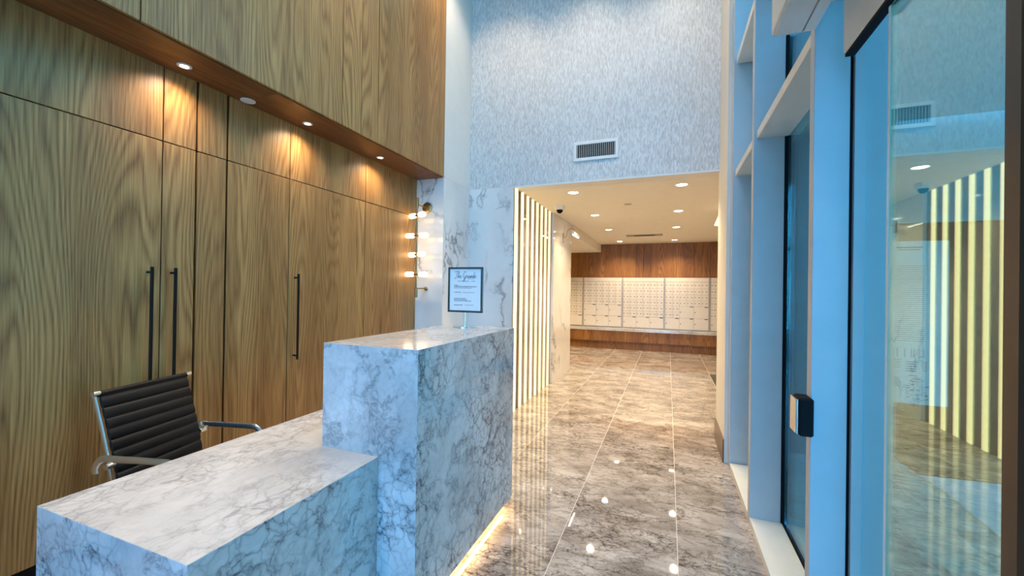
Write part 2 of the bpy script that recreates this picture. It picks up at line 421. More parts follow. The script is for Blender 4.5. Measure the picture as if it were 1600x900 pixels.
# mailbox wall
mw = struct('wall_mail', bx(bmnew(), -4.6, 1.45, 11.12, 11.5, 0, ZC), GASKET, 'end wall of the mail room')
sm = [-4.6, -3.4, -3.23, -2.178, -2.015, -0.777, -0.603, -0.43, 0.618, 0.787, 0.97, 1.45]
for a, b in zip(sm, sm[1:]): box('wood_panel', WOOD_WARMLIT, mw, a+0.003, b-0.003, 11.06, 11.118, 1.868, ZC-0.002)
bench = thing('mail_ledge', 'pale stone ledge on a walnut base below the mailboxes', 'ledge', (-1.5, 10.95, 0))
box('ledge_slab', DESKTOP, bench, -4.59, 1.44, 10.78, 11.05, 0.475, 0.545, bev=0.003)
bs = [-4.59, -2.95, -0.777, -0.43, 0.618, 1.44]
for a, b in zip(bs, bs[1:]): box('apron_panel', WOOD_WARMLIT, bench, a+0.002, b-0.002, 10.80, 10.83, 0.20, 0.474)
box('plinth', WOOD_WARMLIT, bench, -4.59, 1.44, 10.86, 11.04, 0.0, 0.474)

UW, UX0 = 1.04, -3.198                     # mailbox banks
door_cache = {}
def mail_door(w, h, big):
    key = (round(w, 3), round(h, 3), big)
    if key in door_cache: return door_cache[key]
    bm = bmnew(); bx(bm, -w/2, w/2, -0.012, 0, -h/2, h/2, bev=0.002)
    if big:
        bx(bm, -w/2+0.018, -w/2+0.034, -0.018, -0.012, -0.012, 0.012)
        bx(bm, w/2-0.09, w/2-0.01, -0.016, -0.012, h/2-0.018, h/2-0.004)
    else:
        bx(bm, -w/2+0.016, -w/2+0.032, -0.018, -0.012, -0.010, 0.010)
        bx(bm, w/2-0.066, w/2-0.028, -0.0135, -0.012, -0.006, 0.006)
    for f in bm.faces:
        if min(v.co.y for v in f.verts) < -0.0125: f.material_index = 1
    bmesh.ops.recalc_face_normals(bm, faces=bm.faces)
    me = bpy.data.meshes.new('mailbox_door'); bm.to_mesh(me); bm.free(); me.materials.append(MAILWHITE); me.materials.append(BLACK)
    door_cache[key] = me; return me
rows_z = [1.757, 1.592, 1.442, 1.298, 1.149, 1.0, 0.851, 0.563]
layouts = {  # (row span, column span) of large parcel doors; all else small
    0: [(6, 7, 0, 3), (6, 7, 3, 6)],
    1: [(4, 6, 0, 2), (4, 6, 2, 4), (4, 6, 4, 6), (6, 7, 0, 2), (6, 7, 2, 4), (6, 7, 4, 6)],
    2: [(6, 7, 0, 2), (6, 7, 2, 4), (6, 7, 4, 6)],
    3: [(4, 6, 2, 4), (4, 6, 4, 6), (6, 7, 0, 2), (6, 7, 2, 4), (6, 7, 4, 6)],
    4: [(6, 7, 0, 2), (6, 7, 2, 4)]}
unit_labels = ['ivory mailbox bank at the left, partly hidden by the marble hall corner',
    'ivory mailbox bank with two rows of large parcel doors along its bottom',
    'middle ivory mailbox bank with six rows of small doors over one row of large',
    'ivory mailbox bank with small doors stepping down beside large parcel doors',
    'ivory mailbox bank at the right, cut off by the cream pier']
for u in range(5):
    x0 = UX0 + u*(UW+0.0001); x1 = min(x0+UW, 1.44)
    if u == 4: x0, x1 = 0.967, 1.44
    ncol = 6 if u < 4 else 3
    t = thing('mailbox_bank', unit_labels[u], 'mailboxes', ((x0+x1)/2, 11.08, 0.546), 'wall of mailboxes')
    box('frame', MAILGREY, t, x0, x1, 11.062, 11.118, 0.547, 1.866)
    xi0, xi1 = x0+0.022, x1-0.022
    box('header', MAILWHITE, t, xi0, xi1, 11.053, 11.0615, 1.765, 1.862, bev=0.001)
    box('side_stile', MAILGREY, t, x0, x0+0.018, 11.045, 11.0615, 0.547, 1.866); box('side_stile', MAILGREY, t, x1-0.018, x1, 11.045, 11.0615, 0.547, 1.866)
    cw = (xi1-xi0)/ncol
    lay = [q for q in layouts[u] if q[3] <= ncol or u < 4]
    if u == 4: lay = [(6, 7, 0, 2), (6, 7, 2, 3)]
    taken = set()
    for r0, r1, c0, c1 in lay:
        for r in range(r0, r1):
            for c in range(c0, c1): taken.add((r, c))
        w = cw*(c1-c0)-0.005; h = rows_z[r0]-rows_z[r1]-0.005
        o = bpy.data.objects.new('mailbox_door', mail_door(w, h, True)); COL.objects.link(o); o.parent = t
        o.location = Vector((xi0+cw*(c0+c1)/2, 11.0605, (rows_z[r0]+rows_z[r1])/2))-wl(t)
    for r in range(7):
        for c in range(ncol):
            if (r, c) in taken: continue
            h = rows_z[r]-rows_z[r+1]-0.005
            o = bpy.data.objects.new('mailbox_door', mail_door(cw-0.005, h, False)); COL.objects.link(o); o.parent = t
            o.location = Vector((xi0+cw*(c+0.5), 11.0605, (rows_z[r]+rows_z[r+1])/2))-wl(t)

# ------------------------------------------------------------------ lobby ceiling and front glazing behind the camera
lc = struct('ceiling_lobby', bx(bmnew(), XW-0.25, 0.95, YFRONT-0.1, YB+0.2, ZH, ZH+0.1), CEIL, 'high lobby ceiling')
for x, y, k, ang in ((-1.95, 3.9, 0.4, 120), (-0.95, 3.9, 0.4, 120), (0.05, 3.9, 0.4, 120), (-0.5, 3.2, 0.8, 80), (-0.5, 1.2, 0.5, 70), (-1.9, 2.2, 0.75, 75), (-1.9, 0.6, 0.75, 75), (-1.75, -0.6, 1.5, 75), (-1.75, -2.2, 1.0, 75)):
    mk('downlight', lathe(bmnew(), [(0.0001, ZH-0.004), (0.06, ZH-0.004), (0.06, ZH-0.0005)], (x, y, 0)), LAMP, lc)
    spot('lobby_spot', (x, y, ZH-0.01), HIGH_W*k, ang, SOFT, 0.06, 0.9)
wf = struct('window_front', bx(bmnew(), -1.6, 0.72, YFRONT-0.006, YFRONT+0.006, 0.08, ZH-0.08), CLEARGLASS, 'glazed front of the lobby')
for x in (-1.6, -0.45, 0.66): box('window_mullion', FRAME, wf, x, x+0.06, YFRONT-0.07, YFRONT+0.07, 0, ZH)
for z in (0, 2.5, ZH-0.08): box('window_rail', FRAME, wf, -1.539, 0.659, YFRONT-0.06, YFRONT+0.06, z, z+0.08)

struct('wall_front', bx(bmnew(), XW-0.25, -1.601, YFRONT-0.1, YFRONT+0.05, 0, ZH), CREAM, 'unseen cream front wall, made solid to keep daylight off the walnut')  # unseen stretch made solid so less daylight grazes the walnut wall

# ------------------------------------------------------------------ curtain wall on the right
cwl = struct('window_side', bx(bmnew(), XF, 0.76, 3.93, 4.035, 0, ZH), FRAME, 'satin metal curtain wall frame with tall glass bays')
M2a, M2b = 3.02, 3.085
M3a, M3b = 1.845, 1.895
def mull(y0, y1, x1): box('mullion', FRAME, cwl, XF, x1, y0, y1, 0.0, ZH, bev=0.002)
mull(M2a, M2b, 0.682)
mull(M3a, M3b, 0.622)
box('jamb_gap', GASKET, cwl, 0.6225, 0.634, M3a+0.012, M3b, 0.0, 2.7)
box('door_jamb', FRAME, cwl, 0.6345, 0.667, M3a-0.004, M3b, 0.0, 2.7, bev=0.001)
box('door_jamb', FRAME, cwl, 0.6675, 0.745, M3a+0.004, M3b, 0.0, 2.7, bev=0.001)
box('gasket', GASKET, cwl, 0.6825, 0.70, M2a+0.006, M2b-0.006, 0.0, ZH)
box('gasket', GASKET, cwl, XG-0.012, XG+0.012, 3.915, 3.929, 0.0, ZH)
mull(-0.32, -0.26, 0.745)
# sills, transoms, glass of the two fixed bays, and the bay over and behind the door
def bay(y0, y1, zs):
    box('sill', FRAMELITE, cwl, XF, 0.76, y0+0.0005, y1-0.0005, 0.0, 0.05, bev=0.002)
    for z in zs: box('transom', FRAMELITE, cwl, XF+0.018, 0.76, y0+0.0005, y1-0.0005, z, z+0.055, bev=0.002)
    edges = [0.05] + [q for z in zs for q in (z, z+0.055)] + [ZH]
    for a, b in zip(edges[::2], edges[1::2]):
        box('glass_pane', GLASS, cwl, XG, XG+0.010, y0+0.012, y1-0.012, a+0.004, b-0.004)
        g = bmnew()
        bx(g, XG-0.012, XG+0.022, y0+0.0008, y0+0.0115, a+0.001, b-0.001); bx(g, XG-0.012, XG+0.022, y1-0.0115, y1-0.0008, a+0.001, b-0.001)
        mk('gasket', g, GASKET, cwl)
        box('gasket', GASKET, cwl, XG-0.012, XG+0.022, y0+0.013, y1-0.013, a+0.0001, a+0.0035)
bay(M2b, 3.915, [2.50, 3.46])
bay(M3b, M2a, [2.50, 3.46])
wrr = struct('wall_right', bx(bmnew(), 0.52, 0.72, YFRONT, -0.321, 0, ZH), CREAM, 'unseen cream wall right of the camera, made solid to block side daylight')  # unseen stretch made solid to stop side daylight reaching the door mullion
# above the door
box('head_transom', FRAMELITE, cwl, XF, 0.745, -0.2595, M3a-0.0005, 2.60, 2.70, bev=0.002)
box('glass_pane', GLASS, cwl, XG, XG+0.010, -0.258, M3a-0.002, 2.704, ZH)

# sliding door: leaf, header, far stile
door = thing('sliding_door', 'glass sliding entrance door leaf with bronze stile and cream header', 'door', (0.57, 0.9, 0))
box('header', FRAMELITE, door, 0.548, 0.579, -0.255, 1.69, 2.318, 2.56, bev=0.004)
box('header_seal', GASKET, door, 0.552, 0.5785, -0.255, 1.685, 2.306, 2.3175)
box('glass_leaf', DOORGLASS, door, 0.565, 0.568, 0.993, 1.412, 0.10, 2.301)
box('leading_edge', FRAMELITE, door, 0.563, 0.579, 1.4125, 1.422, 0.10, 2.301, bev=0.001)
box('stile', BRONZE, door, 0.556, 0.586, 0.945, 0.992, 0.0, 2.301, bev=0.006)
box('stile_edge', FRAMELITE, door, 0.560, 0.582, 0.930, 0.944, 0.10, 2.301, bev=0.002)
box('bottom_rail', FRAME, door, 0.556, 0.586, 0.993, 1.422, 0.008, 0.099, bev=0.002)
box('glass_leaf', DOORGLASS, door, 0.565, 0.568, -0.18, 0.929, 0.10, 2.301)
box('bottom_rail', FRAME, door, 0.556, 0.586, -0.18, 0.929, 0.008, 0.099, bev=0.002)
box('stile', FRAME, door, 0.556, 0.586, -0.255, -0.181, 0.0, 2.301, bev=0.002)

op = thing('door_operator', 'cream door operator box hung above the entrance door', 'operator', (0.43, 1.0, 2.5))
bm = bmnew(); bx(bm, 0.366, 0.470, -0.25, 1.84, 2.502, 2.70, bev=0.010, seg=3); mk('cover', bm, FRAMELITE, op)
box('back_plate', FRAMELITE, op, 0.4715, 0.5095, -0.25, 1.84, 2.502, 2.70, bev=0.001)
box('end_cap', FRAMELITE, op, 0.371, 0.506, 1.8402, 1.8455, 2.504, 2.698, bev=0.002)

rd = thing('push_pad', 'black push pad with a steel face fixed to the door mullion', 'push pad', (0.48, 1.85, 0.98))
box('body', GASKET, rd, 0.462, 0.5095, 1.800, 1.886, 0.970, 1.112, bev=0.006)
box('face_plate', STEEL, rd, 0.453, 0.4615, 1.804, 1.884, 0.976, 1.106, bev=0.002)

# ------------------------------------------------------------------ reception desk
desk = thing('reception_desk', 'grey marble reception desk with a tall counter and a low worktop', 'desk', (-1.4, 1.6, 0))
def hexa(lo, hi, cuts):
    """block lo..hi; cuts = {(axis, side): (axis2, side2)} slants that face 45 degrees so that the edge mitres"""
    bm = bmnew(); vv = []
    for x in (0, 1):
        for y in (0, 1):
            for z in (0, 1):
                p = [hi[0] if x else lo[0], hi[1] if y else lo[1], hi[2] if z else lo[2]]; bit = (x, y, z)
                for ax, sd, ax2, sd2 in cuts:      # on face (ax, sd) the corner that is NOT on face (ax2, sd2) is pulled in by T
                    if bit[ax] == sd and bit[ax2] != sd2: p[ax] += -T if sd else T
                vv.append(bm.verts.new(p))
    for q in [(0, 1, 3, 2), (4, 6, 7, 5), (0, 4, 5, 1), (2, 3, 7, 6), (0, 2, 6, 4), (1, 5, 7, 3)]: bm.faces.new([vv[i] for i in q])
    bmesh.ops.bevel(bm, geom=list(bm.edges), offset=0.0012, segments=1, affect='EDGES')
    return bm
def mslab(name, lo, hi, cuts, mat=None): return mk(name, hexa(lo, hi, cuts), mat or DESKSTONE, desk)
def slab(name, *a, mat=DESKSTONE): return box(name, mat, desk, *a, bev=0.0035)
TX0, TX1, TY0, TY1, TZ = -1.53, -1.0, 1.49, 2.66, 1.235
T = 0.03; ZB = 0.065
mslab('counter_top', (TX0, TY0, TZ-T), (TX1, TY1, TZ), [(0, 1, 2, 1), (1, 0, 2, 1)], DESKTOP)
mslab('counter_end_panel', (TX0, TY0, 0.0), (TX1, TY0+T, TZ), [(2, 1, 1, 0), (0, 1, 1, 0)])
mslab('counter_front_panel', (TX1-T, TY0, ZB), (TX1, TY1, TZ), [(2, 1, 0, 1), (1, 0, 0, 1)])
slab('counter_back_panel', TX0, TX0+T, TY0+T+0.0005, TY1-T, ZB, TZ-T-0.0005)
slab('counter_end_panel', TX0, TX1-T-0.0005, TY1-T+0.0005, TY1, ZB, TZ-T-0.0005)
LX0, LX1, LY0, LZ = -1.985, -1.2, 0.715, 0.745
mslab('work_top', (LX0, LY0, LZ-T), (LX1, TY0-0.0005, LZ), [(0, 1, 2, 1), (1, 0, 2, 1)], DESKTOP)
slab('work_top_return', LX0, TX0-0.0005, TY0, TY1, LZ-T, LZ, mat=DESKTOP)
mslab('work_end_panel', (LX0, LY0, 0.0), (LX1, LY0+T, LZ), [(2, 1, 1, 0), (0, 1, 1, 0)])
mslab('work_front_panel', (LX1-T, LY0, 0.0), (LX1, TY0-0.0005, LZ), [(2, 1, 0, 1), (1, 0, 0, 1)])
box('plinth', BLACK, desk, TX0+0.08, TX1-0.10, TY0+0.08, TY1-0.08, 0.0, ZB-0.001)
led = box('led_strip', LEDSTRIP, desk, TX1-0.055, TX1-0.040, TY0+0.05, TY1-0.05, ZB-0.012, ZB-0.0015)

# sign on the counter
sx, sy = -1.335, 2.56
sign = thing('counter_sign', 'framed notice sheet on a chrome stand on the tall counter', 'sign', (sx, sy, TZ))
mk('base', lathe(bmnew(), [(0.0001, TZ+0.0005), (0.085, TZ+0.0005), (0.085, TZ+0.005), (0.03, TZ+0.010), (0.0001, TZ+0.010)], (sx, sy, 0), 28), CHROME, sign, smooth=True)
mk('pole', cyl(bmnew(), (sx, sy, TZ+0.009), (sx, sy, 1.335), 0.006), CHROME, sign, smooth=True)
SX0, SX1, SZ0, SZ1 = sx-0.136, sx+0.136, 1.335, 1.655
fb = bmnew()
for a in ((SX0, SX0+0.014, SZ0, SZ1), (SX1-0.014, SX1, SZ0, SZ1), (SX0+0.0142, SX1-0.0142, SZ0, SZ0+0.014), (SX0+0.0142, SX1-0.0142, SZ1-0.014, SZ1)):
    bx(fb, a[0], a[1], sy-0.009, sy+0.009, a[2], a[3], bev=0.002)
mk('frame', fb, SIGNFRAME, sign)
sheet = box('sheet', PAPERWHITE, sign, SX0+0.0145, SX1-0.0145, sy-0.003, sy+0.003, SZ0+0.0145, SZ1-0.0145)
pw, ph = SX1-SX0-0.029, SZ1-SZ0-0.029
def prt(bm, u0, u1, v0, v1):   # u,v in 0..1 of the sheet, from its top left
    x0 = SX0+0.0145; z1 = SZ1-0.0145
    bx(bm, x0+u0*pw, x0+u1*pw, sy-0.0036, sy-0.0031, z1-v1*ph, z1-v0*ph)
tb = bmnew()
def words(bm, u0, u1, v, h):
    u = u0
    while u < u1-0.01:
        w = random.uniform(0.03, 0.09); e = min(u+w, u1); prt(bm, u, e, v, v+h); u = e+0.014
words(tb, 0.26, 0.62, 0.285, 0.010); words(tb, 0.70, 0.82, 0.285, 0.010)
words(tb, 0.14, 0.27, 0.385, 0.014)
for v in (0.41, 0.43, 0.455): words(tb, 0.14, 0.86 if v < 0.45 else 0.7, v, 0.008)
words(tb, 0.14, 0.36, 0.555, 0.012); words(tb, 0.42, 0.80, 0.56, 0.008)
for v, e in ((0.705, 0.53), (0.735, 0.56), (0.765, 0.72)): words(tb, 0.14, e, v, 0.012)
words(tb, 0.14, 0.44, 0.865, 0.014); words(tb, 0.50, 0.78, 0.865, 0.009)
words(tb, 0.56, 0.80, 0.232, 0.007)
mk('printed_text', tb, INK, sheet)
# flowing script headline "The Grande" written as pen strokes
def stroke_pts(cp, n=6):
    cp = [Vector((a, b, 0)) for a, b in cp]; out = []
    for i in range(len(cp)-1):
        p0 = cp[max(i-1, 0)]; p1 = cp[i]; p2 = cp[i+1]; p3 = cp[min(i+2, len(cp)-1)]
        for k in range(n):
            t = k/n
            out.append(0.5*((2*p1)+(p2-p0)*t+(2*p0-5*p1+4*p2-p3)*t*t+(3*p1-p0-3*p2+p3)*t**3))
    return out+[cp[-1]]
strokes = [
    [(0.2, 1.55), (0.6, 1.75), (1.1, 1.72), (1.75, 1.85)], [(1.05, 1.7), (0.9, 1.0), (0.65, 0.3), (0.35, -0.15), (0.1, 0.0)],
    [(1.15, 0.05), (1.45, 0.9), (1.65, 1.55), (1.6, 1.65), (1.45, 1.1), (1.28, 0.1), (1.5, 0.55), (1.72, 0.65), (1.72, 0.3), (1.8, 0.05), (2.0, 0.25)],
    [(2.0, 0.3), (2.3, 0.42), (2.32, 0.62), (2.12, 0.62), (2.02, 0.3), (2.15, 0.02), (2.5, 0.2)],
    [(4.05, 1.45), (3.9, 1.75), (3.55, 1.6), (3.2, 0.95), (3.1, 0.3), (3.35, 0.02), (3.75, 0.35), (3.9, 0.75), (3.75, 0.1), (3.45, -0.7), (3.15, -0.9), (3.2, -0.5), (3.8, 0.0), (4.2, 0.25)],
    [(4.2, 0.2), (4.4, 0.7), (4.45, 0.55), (4.65, 0.6), (4.55, 0.2), (4.7, 0.05), (4.9, 0.25)],
    [(5.35, 0.55), (5.1, 0.62), (4.92, 0.3), (5.05, 0.05), (5.3, 0.3), (5.38, 0.6), (5.32, 0.1), (5.5, 0.12)],
    [(5.55, 0.1), (5.7, 0.62), (5.66, 0.1), (5.9, 0.55), (6.05, 0.55), (6.0, 0.15), (6.15, 0.08)],
    [(6.7, 0.5), (6.45, 0.62), (6.25, 0.3), (6.4, 0.05), (6.65, 0.3), (6.95, 1.6), (6.8, 0.8), (6.75, 0.1), (6.95, 0.12)],
    [(7.0, 0.3), (7.3, 0.42), (7.32, 0.62), (7.12, 0.62), (7.02, 0.3), (7.15, 0.02), (7.5, 0.25)]]
hb = bmnew(); sc_ = 0.72*pw/7.6; ox = SX0+0.0145+0.14*pw; oz = SZ1-0.0145-0.215*ph
for st in strokes:
    pts = [(ox+p.x*sc_, sy-0.0036, oz+p.y*sc_*1.15) for p in stroke_pts(st, 5)]
    tube(hb, pts, 0.0013, 5)
mk('headline', hb, INK, sheet)

# ------------------------------------------------------------------ chair
def make_chair(loc, rot):
    ch = thing('office_chair', 'black ribbed leather office chair with chrome arms behind the desk', 'chair', loc)
    ch.rotation_euler = (0, 0, rot)
    # local frame: faces +x, y to its left; profile of the sling from seat front over the bend to the top
    prof = [(0.26, 0.455), (0.21, 0.475), (0.0, 0.462), (-0.14, 0.452), (-0.20, 0.47), (-0.235, 0.53), (-0.27, 0.68), (-0.31, 0.83), (-0.355, 0.98)]
    def smoothp(p, n):
        return [(q.x, q.y) for q in stroke_pts(p, n)]
    sp = smoothp(prof, 8)
    # resample by arc length
    def resample(pts, step):
        out = [Vector(pts[0])]; acc = 0.0
        for a, b in zip(pts, pts[1:]):
            a, b = Vector(a), Vector(b); L = (b-a).length; d = step-acc
            while d <= L:
                out.append(a+(b-a)*(d/L)); d += step
            acc = (acc+L) % step
        return out
    fine = resample(sp, 0.006)
    def sling(i0, i1, name):
        bm = bmnew(); rows_f = []; rows_b = []; acc = 0.0
        for i in range(i0, i1):
            p = fine[i]; d = (fine[min(i+1, len(fine)-1)]-fine[max(i-1, 0)]).normalized(); nrm = Vector((d.y, -d.x)) * -1
            nrm = Vector((d.y, -d.x))
            if nrm.x < 0 and nrm.y < 0: nrm = -nrm
            s = i*0.006; ph_ = (s/0.052) % 1.0
            puff = 0.010*abs(math.sin(PI*ph_))**0.55 + 0.006
            fr = []; bk = []
            for k in range(7):
                y = -0.222+0.444*k/6; e = 0.6 if k in (0, 6) else 1.0
                fr.append(bm.verts.new((p.x+nrm.x*puff*e, y, p.y+nrm.y*puff*e))); bk.append(bm.verts.new((p.x-nrm.x*puff*0.7*e, y, p.y-nrm.y*puff*0.7*e)))
            rows_f.append(fr); rows_b.append(bk)
        for a, b in zip(rows_f, rows_f[1:]):
            for k in range(6): bm.faces.new((a[k], a[k+1], b[k+1], b[k]))
        for a, b in zip(rows_b, rows_b[1:]):
            for k in range(6): bm.faces.new((a[k], b[k], b[k+1], a[k+1]))
        for q in (0, 6):
            for (a, b), (c, d) in zip(zip(rows_f, rows_f[1:]), zip(rows_b, rows_b[1:])): bm.faces.new((a[q], b[q], d[q], c[q]))
        for rr, bb2 in ((rows_f[0], rows_b[0]), (rows_f[-1], rows_b[-1])):
            for k in range(6): bm.faces.new((rr[k], rr[k+1], bb2[k+1], bb2[k]))
        return mk(name, bm, LEATHER, ch, local=True, smooth=True)
    cut = min(range(len(fine)), key=lambda i: (fine[i]-Vector((-0.19, 0.466))).length)
    sling(0, cut+1, 'seat'); sling(cut+1, len(fine), 'backrest')
    for s in (-1, 1):
        y = s*0.228
        mk('side_rail', tube(bmnew(), [(p.x-0.022*min(1, max(0, (p.y-0.47)/0.1)), y, p.y-0.014*min(1, max(0, (0.60-p.y)/0.1))) for p in fine[::4]]+[(fine[-1].x-0.018, y, fine[-1].y)], 0.006, 8, 0.011), CHROME, ch, local=True, smooth=True)
        ya = s*0.252
        loop = arc((-0.275, ya, 0.635), 0.055, 200, 90, 6) + [(-0.1, ya, 0.692)] + arc((0.05, ya, 0.632), 0.06, 90, -60, 8) + [(-0.02, ya, 0.50), (-0.06, ya, 0.46)]
        mk('arm_rest', tube(bmnew(), loop, 0.007, 8, 0.017), CHROME, ch, local=True, smooth=True)
        bmk = bmnew(); cyl(bmk, (-0.262, s*0.225, 0.655), (-0.262, s*0.262, 0.655), 0.014, seg=12); cyl(bmk, (-0.06, s*0.225, 0.465), (-0.06, s*0.262, 0.465), 0.014, seg=12)
        cyl(bmk, (-0.355, s*0.222, 0.982), (-0.355, s*0.250, 0.982), 0.013, seg=12)
        mk('bolt', bmk, CHROME, ch, local=True, smooth=True)
    mk('cross_bar', cyl(bmnew(), (-0.10, -0.233, 0.425), (-0.10, 0.233, 0.425), 0.012), CHROME, ch, local=True, smooth=True)
    mk('top_roll', cyl(bmnew(), (-0.356, -0.226, 0.978), (-0.356, 0.226, 0.978), 0.014), LEATHER, ch, local=True, smooth=True)
    mk('tilt_box', bx(bmnew(), -0.13, 0.09, -0.06, 0.06, 0.375, 0.425, bev=0.008), BLACK, ch, local=True)
    mk('column', cyl(bmnew(), (0, 0, 0.10), (0, 0, 0.38), 0.025), BLACK, ch, local=True, smooth=True)
    for k in range(5):
        a = 2*PI*k/5+0.5; c, s = math.cos(a), math.sin(a)
        leg = mk('base_leg', tube(bmnew(), [(0.02*c, 0.02*s, 0.125), (0.16*c, 0.16*s, 0.105), (0.29*c, 0.29*s, 0.075)], 0.018, 8, 0.012), CHROME, ch, local=True, smooth=True)
        wb = bmnew()
        for q in (-0.014, 0.014):
            cx_, cy_ = 0.29*c - q*s, 0.29*s + q*c
            cyl(wb, (cx_+0.009*s, cy_-0.009*c, 0.028), (cx_-0.009*s, cy_+0.009*c, 0.028), 0.028, seg=14)
        cyl(wb, (0.29*c, 0.29*s, 0.028), (0.29*c, 0.29*s, 0.078), 0.007, seg=8)
        mk('caster', wb, BLACK, leg, local=True, smooth=True)
    return ch
make_chair((-2.215, 1.40, 0.0), math.radians(14))

# ------------------------------------------------------------------ soffit downlights
def small_spot(y, label):
    t = thing('soffit_downlight', label, 'downlight', (-2.62, y, ZS), 'downlights in the walnut soffit')
    mk('trim', lathe(bmnew(), [(0.022, ZS-0.0005), (0.036, ZS-0.0005), (0.036, ZS-0.004), (0.024, ZS-0.006), (0.022, ZS-0.004)], (-2.62, y, 0), 20, cap=False), WHITEPLASTIC, t)
    mk('lens', lathe(bmnew(), [(0.0001, ZS-0.0015), (0.0215, ZS-0.0015), (0.0215, ZS-0.0035), (0.0001, ZS-0.0035)], (-2.62, y, 0), 16), LAMP, t)
    spot('soffit_lamp', (-2.62, y, ZS-0.012), SOFFIT_W, 145, SOFT, 0.03, 1.0)
small_spot(1.499, 'small bright downlight in the soffit above the pair of handles')
small_spot(2.358, 'small downlight in the soffit, middle of the three')
small_spot(3.208, 'small downlight in the soffit nearest the marble return')
sc1 = mk('sprinkler_cover', lathe(bmnew(), [(0.0001, ZS-0.0005), (0.045, ZS-0.0005), (0.045, ZS-0.005), (0.0001, ZS-0.007)], (-2.69, 1.93, 0), 28), WHITEPLASTIC)
tag(sc1, 'flat white disc cover between the downlights in the walnut soffit', 'sprinkler cover')

# ------------------------------------------------------------------ brass bulb sconce on the marble return
BY, BXs = YP-0.205, -2.60
sco = thing('wall_sconce', 'brass wall sconce with four pairs of glowing tube bulbs', 'sconce', (BXs, YP-0.001, 2.0))
mk('bar', cyl(bmnew(), (BXs, BY, 1.42), (BXs, BY, 2.49), 0.008, seg=12), BRASS, sco, smooth=True)
for z in (2.45, 1.455): mk('bar_sleeve', cyl(bmnew(), (BXs, BY, z-0.055), (BXs, BY, z+0.055), 0.016, seg=14), BRASS, sco, smooth=True)
for z, r in ((2.43, 0.062), (1.50, 0.022)):
    p = mk('wall_plate', lathe(bmnew(), [(0.0001, YP-0.0005), (r, YP-0.0005), (r, YP-0.014), (r-0.006, YP-0.018), (0.0001, YP-0.018)], (BXs, 0, z), 28, 'Y'), BRASS, sco, smooth=True)
    mk('arm', cyl(bmnew(), (BXs, YP-0.015, z), (BXs, BY, z), 0.007, seg=10), BRASS, p, smooth=True)
for i, z in enumerate((2.31, 2.085, 1.875, 1.655)):
    a = math.radians(0 if i % 2 else 22)
    for s in (-1, 1):
        d = Vector((s*math.cos(a), -s*math.sin(a), 0)); c0 = Vector((BXs, BY, z))
        h = mk('bulb_holder', cyl(bmnew(), c0+d*0.006, c0+d*0.032, 0.013, seg=12), BRASS, sco, smooth=True)
        bm = bmnew(); pts = []
        for q in range(13):
            u = q/12; rr = 0.028*math.sqrt(max(0.02, 1-(2*max(0, u-0.78)/0.44)**2)) if u > 0.78 else 0.028*min(1, 0.55+u*3)
            pts.append((rr, 0.032+0.115*u))
        uu, ww = frame_of(d); rings = []
        for rr, t_ in pts:
            rings.append([bm.verts.new(c0+d*t_+(uu*math.cos(2*PI*k/14)+ww*math.sin(2*PI*k/14))*rr) for k in range(14)])
        for A, B in zip(rings, rings[1:]):
            for k in range(14): bm.faces.new((A[k], A[(k+1) % 14], B[(k+1) % 14], B[k]))
        bm.faces.new(rings[0][::-1]); bm.faces.new(rings[-1])
        mk('bulb', bm, BULB, h, smooth=True)

# ------------------------------------------------------------------ hall ceiling fittings
rown = ['nearest the bulkhead', 'second from the bulkhead', 'third from the bulkhead', 'nearest the mailboxes']
for side, x in (('left', -1.137), ('right', 0.136)):
    for i, y in enumerate((5.09, 6.72, 8.38, 10.42)):
        t = thing('ceiling_downlight', f'round recessed downlight {rown[i]} in the {side} row', 'downlight', (x, y, ZC), 'downlights in the hall ceiling')
        mk('trim', lathe(bmnew(), [(0.062, ZC-0.0005), (0.082, ZC-0.0005), (0.082, ZC-0.004), (0.066, ZC-0.007), (0.062, ZC-0.005)], (x, y, 0), 28, cap=False), WHITEPLASTIC, t)
        mk('lens', lathe(bmnew(), [(0.0001, ZC-0.001), (0.0615, ZC-0.001), (0.0615, ZC-0.004), (0.0001, ZC-0.004)], (x, y, 0), 24), LAMP, t)
        spot('hall_lamp', (x, y, ZC-0.012), HALL_W, 135, WARM, 0.05, 0.9)
for x, y in ((-2.6, 9.6), (-3.7, 9.6)):
    spot('mail_room_lamp', (x, y, 2.53), HALL_W, 130, WARM, 0.05, 0.9)
tag(mk('sprinkler_plate', lathe(bmnew(), [(0.0001, ZC-0.0005), (0.055, ZC-0.0005), (0.055, ZC-0.004), (0.0001, ZC-0.006)], (-0.55, 6.01, 0), 24), MAILGREY), 'small flat disc on the hall ceiling between the downlight rows', 'sprinkler cover')
dif = thing('air_diffuser', 'slot air diffuser in the hall ceiling near the mailboxes', 'diffuser', (-0.5, 9.42, ZC))
box('frame', MAILGREY, dif, -0.88, -0.12, 9.30, 9.54, ZC-0.008, ZC-0.0005, bev=0.002)
for y in (9.345, 9.395, 9.445, 9.495): box('slot', BLACK, dif, -0.72, -0.28, y-0.012, y+0.012, ZC-0.0095, ZC-0.0082)
cam = thing('dome_camera', 'white dome security camera under the hall ceiling', 'camera', (-1.51, 5.86, ZC))
mk('housing', lathe(bmnew(), [(0.0001, ZC-0.0005), (0.075, ZC-0.0005), (0.075, ZC-0.05), (0.068, ZC-0.058), (0.0001, ZC-0.058)], (-1.51, 5.86, 0), 28), WHITEPLASTIC, cam, smooth=True)
dome = [(0.048*math.cos(math.radians(a)), ZC-0.0585-0.05*math.sin(math.radians(a))) for a in range(0, 90, 12)]+[(0.0001, ZC-0.1085)]
mk('dome', lathe(bmnew(), dome, (-1.51, 5.86, 0), 24), GASKET, cam, smooth=True)

